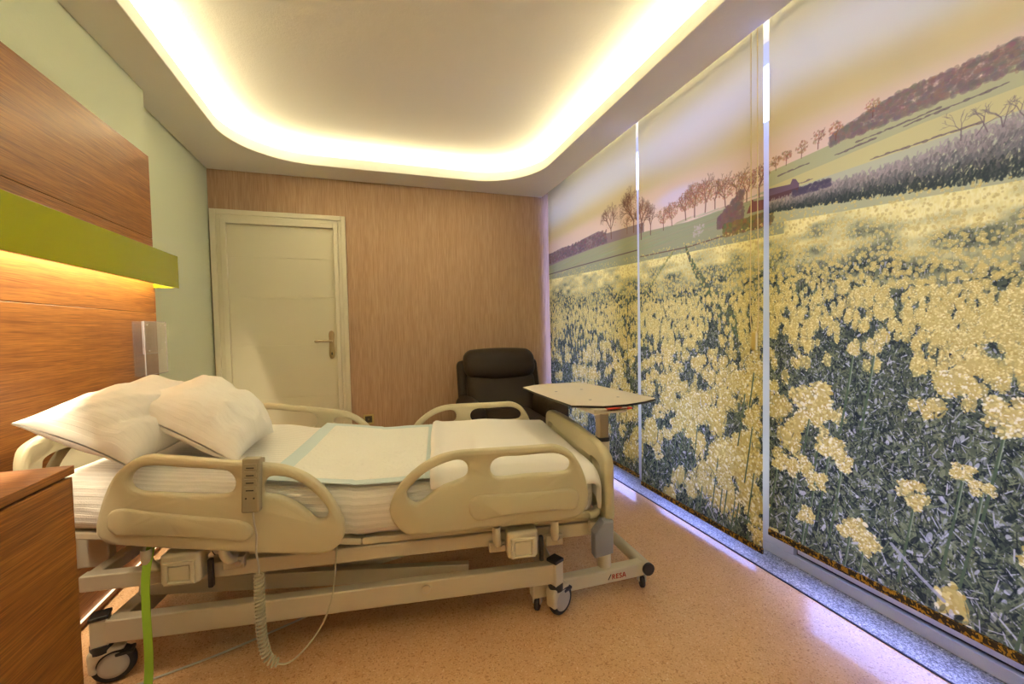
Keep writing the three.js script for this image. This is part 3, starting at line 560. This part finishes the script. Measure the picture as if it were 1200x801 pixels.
  // casters
  const caster = (u, v, turn) => {
    const g = new THREE.Group(); g.name = 'caster'; g.position.set(u, 0, v); g.rotation.y = turn; t.add(g);
    mesh('post', rbox(-0.024, 0.024, 0.14, 0.236, -0.024, 0.024, 0.005), M.bedPale, g);
    mesh('cap', rbox(-0.026, 0.026, 0.234, 0.247, -0.026, 0.026, 0.003), M.darkPlastic, g);
    mesh('collar', rod([0, 0.118, 0], [0, 0.145, 0], 0.031, 24), M.darkPlastic, g);
    const f = plate(loop([[-0.03, 0.128], [0.03, 0.13], [0.062, 0.122], [0.06, 0.112], [0.03, 0.112], [0.0, 0.1], [-0.014, 0.075], [-0.012, 0.052], [-0.03, 0.052], [-0.034, 0.085]], 60), [], 0.05, 0.01).translate(0, 0, -0.025);
    mesh('fork', f, M.bedPale, g);
    const wheel = new THREE.LatheGeometry([[0.03, -0.015], [0.052, -0.016], [0.059, -0.011], [0.0615, 0], [0.059, 0.011], [0.052, 0.016], [0.03, 0.015]].map((p) => new THREE.Vector2(...p)), 44).rotateX(Math.PI / 2);
    const hub = new THREE.LatheGeometry([[0, -0.02], [0.03, -0.0195], [0.045, -0.015], [0.047, 0], [0.045, 0.015], [0.03, 0.0195], [0, 0.02]].map((p) => new THREE.Vector2(...p)), 40).rotateX(Math.PI / 2);
    mesh('wheel', wheel, M.rubber, g).position.set(0.03, 0.0615, 0); mesh('hub', hub, M.hub, g).position.set(0.03, 0.0615, 0);
    mesh('brake_pedal', rbox(0.035, 0.085, 0.088, 0.1, -0.02, 0.02, 0.004), M.darkPlastic, g);
  };
  caster(0.69, 0.4, 0.58); caster(0.69, -0.4, 0.3); caster(-0.925, 0.4, 0.35); caster(-0.925, -0.4, 2.5);
  rebase(t);
}
// mattress
const TOPY = 0.628, THK = 0.2;
const matTop = (u) => TOPY + rise(u) - 0.022 * smooth(0.45, 0.86, u);
{
  const t = thing('mattress', 'hospital bed mattress in a white striped fitted sheet', 'mattress', null, BED);
  mesh('sheet', softBox(-1.03, 0.855, TOPY - THK, TOPY, -0.445, 0.445, 0.06, 0.018, (v) => {
    const k = (v.y - (TOPY - THK)) / THK, side = smooth(0.3, 0.44, Math.abs(v.z));
    v.y += rise(v.x) - 0.022 * smooth(0.45, 0.86, v.x) * k + (noise(v.x * 9 + 30, v.z * 7 + 9) - 0.5) * 0.007 * k;
    v.z += Math.sign(v.z) * side * ((noise(v.x * 16, v.y * 40 + 5) - 0.5) * 0.012 + 0.008 * Math.sin(k * Math.PI));
  }), M.sheet, t);
  rebase(t);
}
function layer(u0, u1, v0, v1, lift, th, drop, name, m, parent, nu = 60, nv = 60, rough = 0.004) {   // a thin cloth on the mattress; drop hangs over both long sides
  const g = softBox(u0, u1, -th, 0, v0, v1, th * 0.49, 0.014, (p) => {
    const over = Math.max(0, Math.abs(p.z) - 0.43), s = Math.sign(p.z);
    let y = p.y + lift + matTop(p.x) + th;
    if (over > 0 && drop) { const a = clamp(over / 0.05) * Math.PI / 2; p.z = s * (0.43 + 0.032 * Math.sin(a)); y -= 0.032 * (1 - Math.cos(a)) + Math.max(0, over - 0.05); p.z += s * (p.y + th) * Math.sin(a); }
    y += (noise(p.x * 11 + lift * 900, p.z * 9 + 4) - 0.5) * rough + (noise(p.x * 4 + 3, p.z * 3.1 + lift * 700) - 0.5) * rough * 1.6;
    p.y = y;
  });
  return mesh(name, g, m, parent);
}
{
  const t = thing('underpad', 'white quilted bed pad with pale blue borders on mattress', 'bed pad', null, BED);
  layer(-0.33, 0.175, -0.4, 0.4, 0.006, 0.006, false, 'quilt', M.pad, t);
  const b = 0.06;
  layer(-0.39, -0.33, -0.46, 0.445, 0.006, 0.005, false, 'border', M.padBlue, t);
  layer(0.175, 0.205, -0.46, 0.445, 0.006, 0.005, false, 'border', M.padBlue, t);
  layer(-0.33, 0.175, 0.4, 0.445, 0.006, 0.005, false, 'border', M.padBlue, t);
  layer(-0.33, 0.175, -0.46, -0.4, 0.006, 0.005, false, 'border', M.padBlue, t);
  rebase(t);
}
{
  const t = thing('folded_sheet', 'plain folded white sheet laid over the foot of the bed', 'sheet', null, BED);
  const g = softBox(0.195, 0.905, -0.024, 0, -0.485, 0.485, 0.011, 0.014, (p) => {
    const over = Math.max(0, Math.abs(p.z) - 0.42), s = Math.sign(p.z), k = (p.y + 0.024) / 0.024;
    let y = p.y + 0.03 + matTop(Math.min(p.x, 0.85)), th = p.y + 0.024;
    const fold = Math.exp(-(((p.x - 0.215) / 0.025) ** 2));
    y += fold * 0.012 * (0.6 + 0.8 * noise(p.z * 9, 3)) * k;
    p.x += (noise(p.z * 7 + 11, 2) - 0.5) * 0.02 * fold;
    if (over > 0) { const a = clamp(over / 0.055) * Math.PI / 2; p.z = s * (0.42 + 0.036 * Math.sin(a) + th * Math.sin(a)); y -= 0.035 * (1 - Math.cos(a)) + Math.max(0, over - 0.055) + th * Math.sin(a) * 0.8; }
    const oe = Math.max(0, p.x - 0.83);
    if (oe > 0) { const a = clamp(oe / 0.04) * Math.PI / 2; p.x = 0.83 + 0.022 * Math.sin(a) + th * Math.sin(a) * 0.5; y -= 0.03 * (1 - Math.cos(a)) + Math.max(0, oe - 0.04) * 2.4; }
    y += (noise(p.x * 8 + 70, p.z * 6) - 0.5) * 0.008;
    p.y = y;
  });
  mesh('cloth', g, M.cover, t);
  rebase(t);
}
function pillow(name, label, cs, thick, sd) {   // corners: head near, head far, foot far, foot near
  const t = thing(name, label, 'pillow', null, BED), C = cs.map((c) => new V3(...c)), n = 44;
  const nor = C[2].clone().sub(C[0]).cross(C[1].clone().sub(C[3])).normalize(); if (nor.y < 0) nor.negate();
  const make = (up) => {
    const g = new THREE.PlaneGeometry(1, 1, n, n), p = g.attributes.position, uv = g.attributes.uv;
    for (let i = 0; i < p.count; i++) {
      const a = Math.sin((uv.getX(i) - 0.5) * Math.PI), b = Math.sin((uv.getY(i) - 0.5) * Math.PI), s = (a + 1) / 2, q = (b + 1) / 2;   // finer towards the seams
      const pin = 1 - 0.07 * (1 - a * a) * Math.abs(b) ** 2, pin2 = 1 - 0.07 * (1 - b * b) * Math.abs(a) ** 2;   // edges drawn in between the corners
      const S = 0.5 + (a * pin2) / 2, Q = 0.5 + (b * pin) / 2;
      const P = C[0].clone().multiplyScalar((1 - S) * (1 - Q)).addScaledVector(C[1], S * (1 - Q)).addScaledVector(C[2], S * Q).addScaledVector(C[3], (1 - S) * Q);
      const f = Math.pow(Math.max(0, (1 - Math.abs(a) ** 2.4) * (1 - Math.abs(b) ** 2.4)), 0.5);
      const wr = ((noise(s * 7 + sd, q * 7 + sd) - 0.5) * 0.03 + (noise(s * 17 + sd, q * 13) - 0.5) * 0.012) * Math.min(1, f * 3) * (up > 0 ? 1 : 0.4);
      P.addScaledVector(nor, up * (f * thick * (up > 0 ? 1 : 0.4) + 0.002) + wr);
      p.setXYZ(i, P.x, P.y, P.z);
      uv.setXY(i, q * 0.5, s * 0.7);
    }
    if (up < 0) { const ix = g.index.array; for (let i = 0; i < ix.length; i += 3) { const k = ix[i]; ix[i] = ix[i + 1]; ix[i + 1] = k; } }
    return g;
  };
  let g = mergeVertices(merged([make(1), make(-1)]), 1e-4); g.deleteAttribute('normal');
  const e1 = C[1].clone().sub(C[0]), e2 = C[3].clone().sub(C[0]);
  if (e1.cross(e2).dot(nor) < 0) { const ix = g.index.array; for (let i = 0; i < ix.length; i += 3) { const k = ix[i]; ix[i] = ix[i + 1]; ix[i + 1] = k; } }
  g.computeVertexNormals();
  mesh('pillowcase', g, M.pillow, t);
  return rebase(t);
}
pillow('pillow', 'white pillow leaning against the bed head, tucked behind another pillow', [[-1.0, 0.945, 0.57], [-1.03, 0.99, -0.1], [-0.74, 0.79, -0.12], [-0.77, 0.765, 0.47]], 0.135, 3);
pillow('pillow', 'white striped pillow resting tilted in front of another pillow', [[-0.86, 0.945, 0.37], [-0.86, 0.995, -0.17], [-0.53, 0.73, -0.08], [-0.5, 0.72, 0.36]], 0.125, 9);

// hand control on the near rail
{
  const t = thing('hand_control', 'grey bed hand control with buttons hooked on the side rail', 'remote control', null, BED);
  const tilt = new M4().makeRotationZ(-0.05).setPosition(-0.384, 0.69, 0.5);
  const g = (q) => q.applyMatrix4(tilt);
  const body = mesh('body', g(rbox(-0.027, 0.027, -0.09, 0.092, 0.003, 0.034, 0.006, 3)), M.remote, t);
  for (let i = 0; i < 4; i++) { const b = mesh('button', g(rbox(-0.019, 0.019, 0.055 - i * 0.025, 0.075 - i * 0.025, 0.03, 0.037, 0.002)), M.remote, t); mesh('mark', g(rbox(-0.012, 0.012, 0.06 - i * 0.025, 0.064 - i * 0.025, 0.036, 0.0376, 0.0005, 1)), M.darkPlastic, b); }
  for (const x of [-0.012, 0.012]) mesh('indicator', g(rod([x, -0.04, 0.033], [x, -0.04, 0.0355], 0.003, 10)), M.darkPlastic, t);
  mesh('hook', g(rbox(-0.016, 0.016, 0.05, 0.075, -0.045, 0.006, 0.004)), M.remote, t);
  const cord = [[-0.386, 0.602, 0.517], [-0.383, 0.56, 0.52], [-0.376, 0.52, 0.522], [-0.38, 0.46, 0.52], [-0.377, 0.42, 0.515], [-0.376, 0.385, 0.515]];
  mesh('cord', tube(cord, 0.0035, 40, 6), M.cable, t);
  const path = new THREE.CatmullRomCurve3([[-0.376, 0.385, 0.515], [-0.376, 0.25, 0.52], [-0.368, 0.15, 0.525], [-0.352, 0.1, 0.53], [-0.325, 0.08, 0.535]].map((p) => new V3(...p))), pts = [], turns = 26;
  for (let i = 0; i <= turns * 12; i++) { const u = i / (turns * 12), a = (i / 12) * 6.2832, p = path.getPointAt(u), d = path.getTangentAt(u), e = new V3(0, 0, 1), f = d.clone().cross(e).normalize(); pts.push(p.addScaledVector(e, 0.014 * Math.cos(a)).addScaledVector(f, 0.014 * Math.sin(a)).toArray()); }
  mesh('coiled_cord', new THREE.TubeGeometry(new THREE.CatmullRomCurve3(pts.map((p) => new V3(...p))), turns * 14, 0.0034, 6), M.coil, t);
  mesh('lead', tube([[-0.325, 0.08, 0.535], [-0.295, 0.075, 0.535], [-0.25, 0.1, 0.53], [-0.185, 0.175, 0.51], [-0.153, 0.26, 0.49], [-0.147, 0.34, 0.46], [-0.148, 0.4, 0.42]], 0.003, 60, 6), M.coil, t);
  rebase(t);
}
// green strap hanging from the bed
{
  const t = thing('strap', 'bright green flat strap hanging from the bed beside the head caster', 'strap', null, BED);
  const line = new THREE.CatmullRomCurve3([[-0.725, 0.5, 0.455], [-0.724, 0.42, 0.49], [-0.722, 0.3, 0.502], [-0.716, 0.18, 0.51], [-0.716, 0.09, 0.515], [-0.722, 0.03, 0.522], [-0.725, 0.008, 0.54], [-0.7, 0.004, 0.6]].map((p) => new V3(...p)));
  const s = new THREE.Shape([[-0.0012, -0.0125], [0.0012, -0.0125], [0.0012, 0.0125], [-0.0012, 0.0125]].map((p) => new THREE.Vector2(...p)));
  const n = 60, pos = [], idx = [];
  for (let i = 0; i <= n; i++) { const p = line.getPointAt(i / n), d = line.getTangentAt(i / n), w = new V3(1, 0, 0), o = w.clone().cross(d).normalize(), tw = 0.0125; for (const [a, b] of [[-1, -1], [1, -1], [1, 1], [-1, 1]]) pos.push(...p.clone().addScaledVector(w, a * tw).addScaledVector(o, b * 0.0014).toArray()); }
  for (let i = 0; i < n; i++) for (let k = 0; k < 4; k++) { const a = i * 4 + k, b = i * 4 + (k + 1) % 4, c = a + 4, d = b + 4; idx.push(a, b, c, b, d, c); }
  idx.push(0, 2, 1, 0, 3, 2);
  const g = new THREE.BufferGeometry(); g.setAttribute('position', new THREE.Float32BufferAttribute(pos, 3)); g.setIndex(idx); g.computeVertexNormals();
  mesh('webbing', toCreasedNormals(g, 0.6), M.strap, t);
  rebase(t);
}
{
  const o = mesh('power_cable', tube([[-0.9, 0.006, -1.69], [-0.754, 0.006, -1.728], [-0.567, 0.006, -1.78], [-0.382, 0.006, -1.852], [-0.2, 0.006, -1.93], [-0.02, 0.006, -1.985], [0.1, 0.006, -2.06]], 0.004, 80, 6), M.cable);
  o.userData = { label: 'thin grey power cable lying on the floor under the bed', category: 'cable' };
}

// =====================================================================
// overbed table
// =====================================================================
{
  const t = thing('overbed_table', 'beige overbed table on one column standing at the foot of the bed', 'table');
  const y = 0.843, outline = loop([[0.835, -2.29], [0.93, -2.345], [1.04, -2.362], [1.15, -2.35], [1.235, -2.31], [1.262, -2.16], [1.275, -1.95], [1.28, -1.66], [1.19, -1.612], [1.07, -1.59], [0.96, -1.595], [0.84, -1.668], [0.83, -1.8], [0.826, -2.1]].map(([a, b]) => [a, -b]), 10).length && [[0.835, -2.29], [0.93, -2.345], [1.04, -2.362], [1.15, -2.35], [1.235, -2.31], [1.262, -2.1], [1.275, -1.9], [1.28, -1.655], [1.19, -1.612], [1.07, -1.588], [0.96, -1.595], [0.84, -1.668], [0.832, -1.9], [0.83, -2.1]].map(([a, b]) => new THREE.Vector2(a, -b));
  const top = mesh('tabletop', plate(outline, [], 0.011, 0.003, 2).rotateX(-Math.PI / 2).translate(0, y - 0.012, 0), M.blackGlossy, t);
  mesh('laminate', plate(outline, [], 0.002, 0.0006, 1).rotateX(-Math.PI / 2).translate(0, y - 0.0015, 0), M.laminate, top);
  for (const [a, b] of [[0.94, -2.05], [1.1, -2.06], [0.98, -1.75], [1.14, -1.76]]) mesh('screw_cap', rod([a, y, b], [a, y + 0.0015, b], 0.008, 12), M.greyPlastic, top);
  const cx = 0.955, cz = -1.6;
  mesh('bracket', rbox(cx - 0.05, cx + 0.12, y - 0.035, y - 0.012, cz - 0.28, cz + 0.02, 0.006), M.bedMetal, t);
  mesh('lever', plate(loop([[cx + 0.005, y - 0.014], [cx + 0.12, y - 0.014], [cx + 0.15, y - 0.019], [cx + 0.12, y - 0.026], [cx + 0.05, y - 0.03], [cx + 0.005, y - 0.024]], 40), [], 0.03, 0.006, 2).translate(0, 0, cz - 0.01), M.red, t);
  mesh('inner_column', rbox(cx - 0.024, cx + 0.02, 0.6, y - 0.03, cz - 0.022, cz + 0.022, 0.006), mat([0.34, 0.27, 0.19], 0.35, { metalness: 0.6 }), t);
  mesh('outer_column', merged([rod([cx, 0.1, cz], [cx, 0.7, cz], 0.03, 28)]), M.bedPale, t);
  mesh('column_ring', rod([cx, 0.69, cz], [cx, 0.706, cz], 0.032, 28), M.darkPlastic, t);
  const zb = -1.575;
  const bb = mesh('base_bar', bar([0.6, 0.095, zb - 0.02], [1.13, 0.095, zb], 0.05, 0.06, 0.008), M.bedPale, t);
  const sb = mesh('base_tube', rod([1.145, 0.1, -1.545], [1.17, 0.1, -2.25], 0.026, 24), M.bedPale, t);
  mesh('end_cap', rod([1.1447, 0.1, -1.545], [1.1443, 0.1, -1.533], 0.0275, 24), M.darkPlastic, sb);
  mesh('base_bar', bar([0.62, 0.095, -2.2], [1.15, 0.095, -2.22], 0.05, 0.06, 0.008), M.bedPale, t);
  // maker's mark: a dark stroke and red letters
  const font = await new FontLoader().loadAsync('fonts/droid/droid_sans_bold.typeface.json');
  const word = (s, x) => new TextGeometry(s, { font, size: 0.022, depth: 0.001, curveSegments: 3 }).translate(x, 0.082, 0).applyMatrix4(new M4().makeRotationY(-0.0377)).translate(0, 0, zb - 0.017);
  mesh('lettering', word('RESA', 0.965), M.red, bb);
  mesh('lettering', bar([0.948, 0.083, zb + 0.0195], [0.962, 0.106, zb + 0.0195], 0.004, 0.002, 0.0005), M.darkPlastic, bb);
  const caster = (x, z, turn) => {
    const g = new THREE.Group(); g.name = 'caster'; g.position.set(x, 0, z); g.rotation.y = turn; t.add(g);
    mesh('fork', merged([rbox(-0.012, 0.014, 0.03, 0.075, -0.018, -0.012, 0.002), rbox(-0.012, 0.014, 0.03, 0.075, 0.012, 0.018, 0.002), rbox(-0.014, 0.016, 0.062, 0.078, -0.018, 0.018, 0.004)]), M.steel, g);
    mesh('wheel', new THREE.LatheGeometry([[0.004, -0.01], [0.022, -0.01], [0.026, -0.006], [0.026, 0.006], [0.022, 0.01], [0.004, 0.01]].map((p) => new THREE.Vector2(...p)), 28).rotateX(Math.PI / 2).translate(0, 0.026, 0), M.rubber, g);
  };
  caster(1.135, -1.575, 1.2); caster(1.165, -2.2, 0.5); caster(0.63, -1.6, 0.9); caster(0.65, -2.2, 0.2);
  rebase(t);
}

// =====================================================================
// bedside cabinet
// =====================================================================
{
  const t = thing('bedside_cabinet', 'wooden bedside cabinet with overhanging top in front of the bed head', 'cabinet');
  const x0 = -1.15, x1 = -0.788, z0 = -1.448, z1 = -0.93;
  mesh('top', rbox(x0, x1 + 0.004, 0.822, 0.845, z0 - 0.003, z1, 0.002), M.wood, t);
  mesh('body', rbox(x0 + 0.004, x1, 0.06, 0.814, z0, z1 - 0.02, 0.002), M.wood, t);
  mesh('spacer', box(x0 + 0.01, x1 - 0.01, 0.813, 0.823, z0 + 0.01, z1 - 0.03), M.darkPlastic, t);
  mesh('plinth', box(x0 + 0.02, x1 - 0.02, 0, 0.06, z0 + 0.02, z1 - 0.05), M.darkPlastic, t);
  for (const [a, b] of [[0.07, 0.42], [0.425, 0.81]]) { const d = mesh('drawer', rbox(x0 + 0.008, x1 - 0.004, a, b, z1 - 0.02, z1 - 0.002, 0.002), M.wood, t); mesh('handle', bar([-1.03, b - 0.05, z1 + 0.018], [-0.91, b - 0.05, z1 + 0.018], 0.01, 0.01, 0.003), M.steel, d); }
  rebase(t);
}

// clear leaflet holder on the panel
{
  const t = thing('leaflet_holder', 'clear acrylic leaflet holder fixed to the wood panel edge', 'leaflet holder');
  const x = XP, z0 = -2.86, z1 = -2.62, y0 = 0.985, y1 = 1.27, d = 0.05;
  mesh('back_plate', box(x + 0.002, x + 0.005, y0, y1, z0, z1), M.acrylic, t);
  mesh('front_plate', box(x + d, x + d + 0.003, y0, y1, z0 + 0.005, z1), M.acrylic, t);
  mesh('side_plate', box(x + 0.005, x + d, y0, y1, z1 - 0.003, z1), M.acrylic, t);
  mesh('side_plate', box(x + 0.005, x + d, y0, y1, z0, z0 + 0.003), M.acrylic, t);
  mesh('divider', box(x + 0.022, x + 0.025, y0 + 0.11, y1, z0 + 0.003, z1 - 0.05), M.acrylic, t);
  mesh('base_plate', box(x + 0.005, x + d, y0, y0 + 0.003, z0, z1), M.acrylic, t);
  for (const [e, a, b, c, f] of [['x', y0, y1, z0, z0 + 0.003], ['x', y0, y1, z1 - 0.003, z1], ['x', y1 - 0.003, y1, z0, z1], ['x', y0, y0 + 0.003, z0, z1], ['d', y0 + 0.11, y1, z1 - 0.053, z1 - 0.05], ['d', y0 + 0.11, y0 + 0.113, z0 + 0.003, z1 - 0.05]]) mesh('edge', box(x + (e === 'x' ? d - 0.0005 : 0.0215), x + (e === 'x' ? d + 0.0035 : 0.0255), a, b, c, f), M.acrylicEdge, t);
  for (const [y, z] of [[y1 - 0.02, z1 - 0.03], [y1 - 0.02, z0 + 0.06], [y0 + 0.13, z1 - 0.04], [y0 + 0.13, z0 + 0.06], [y0 + 0.17, z0 + 0.02], [y1 - 0.02, z0 + 0.015]]) mesh('rivet', rod([x + d + 0.002, y, z], [x + d + 0.006, y, z], 0.004, 10), M.steel, t);
  rebase(t);
}

// =====================================================================
// recliner in the far corner
// =====================================================================
{
  const F = new M4().makeRotationY(-0.06).setPosition(1.1, 0, -3.45);
  const t = thing('recliner', 'dark brown leather recliner armchair in the corner by the blinds', 'armchair', null, F);
  const lean = (v, k) => { v.z -= (v.y - 0.42) * 0.3 * k; };
  mesh('base', softBox(-0.36, 0.36, 0.06, 0.3, -0.3, 0.42, 0.04, 0.03), M.leather, t);
  mesh('foot', rbox(-0.34, 0.34, 0, 0.06, -0.28, 0.4, 0.01), M.darkPlastic, t);
  mesh('seat', softBox(-0.265, 0.265, 0.28, 0.47, -0.2, 0.46, 0.07, 0.022, (v) => { v.y += 0.02 * (1 - (v.x / 0.27) ** 2) * (v.y > 0.4 ? 1 : 0); }), M.leather, t);
  mesh('foot_rest', softBox(-0.265, 0.265, 0.08, 0.32, 0.4, 0.5, 0.045, 0.025), M.leather, t);
  for (const s of [1, -1]) mesh('armrest', softBox(s > 0 ? 0.255 : -0.425, s > 0 ? 0.425 : -0.255, 0.1, 0.6, -0.22, 0.45, 0.075, 0.022, (v) => { v.y += v.y > 0.5 ? 0.012 * Math.sin((v.z + 0.22) * 4) : 0; }), M.leather, t);
  mesh('backrest', softBox(-0.32, 0.32, 0.4, 0.8, -0.2, -0.02, 0.075, 0.02, (v) => { lean(v, 1); const f = 1 - (v.x / 0.33) ** 2; v.z += 0.04 * f * smooth(0.78, 0.55, v.y) + (noise(v.x * 12, v.y * 7) - 0.5) * 0.014; }), M.leather, t);
  mesh('headrest', softBox(-0.335, 0.335, 0.745, 1.01, -0.2, 0.0, 0.085, 0.02, (v) => { lean(v, 1); const f = 1 - (v.x / 0.35) ** 2; v.y -= 0.02 * (1 - f) * (v.y > 0.85 ? 1 : -0.7); v.z += 0.035 * f * Math.sin(clamp((v.y - 0.74) / 0.27) * Math.PI); v.y -= 0.035 * f * smooth(0.85, 0.74, v.y); }), M.leather, t);
  mesh('back_shell', softBox(-0.39, 0.39, 0.22, 0.9, -0.24, -0.13, 0.05, 0.025, (v) => lean(v, 1)), M.leather, t);
  rebase(t);
}

renderer.render(scene, camera);
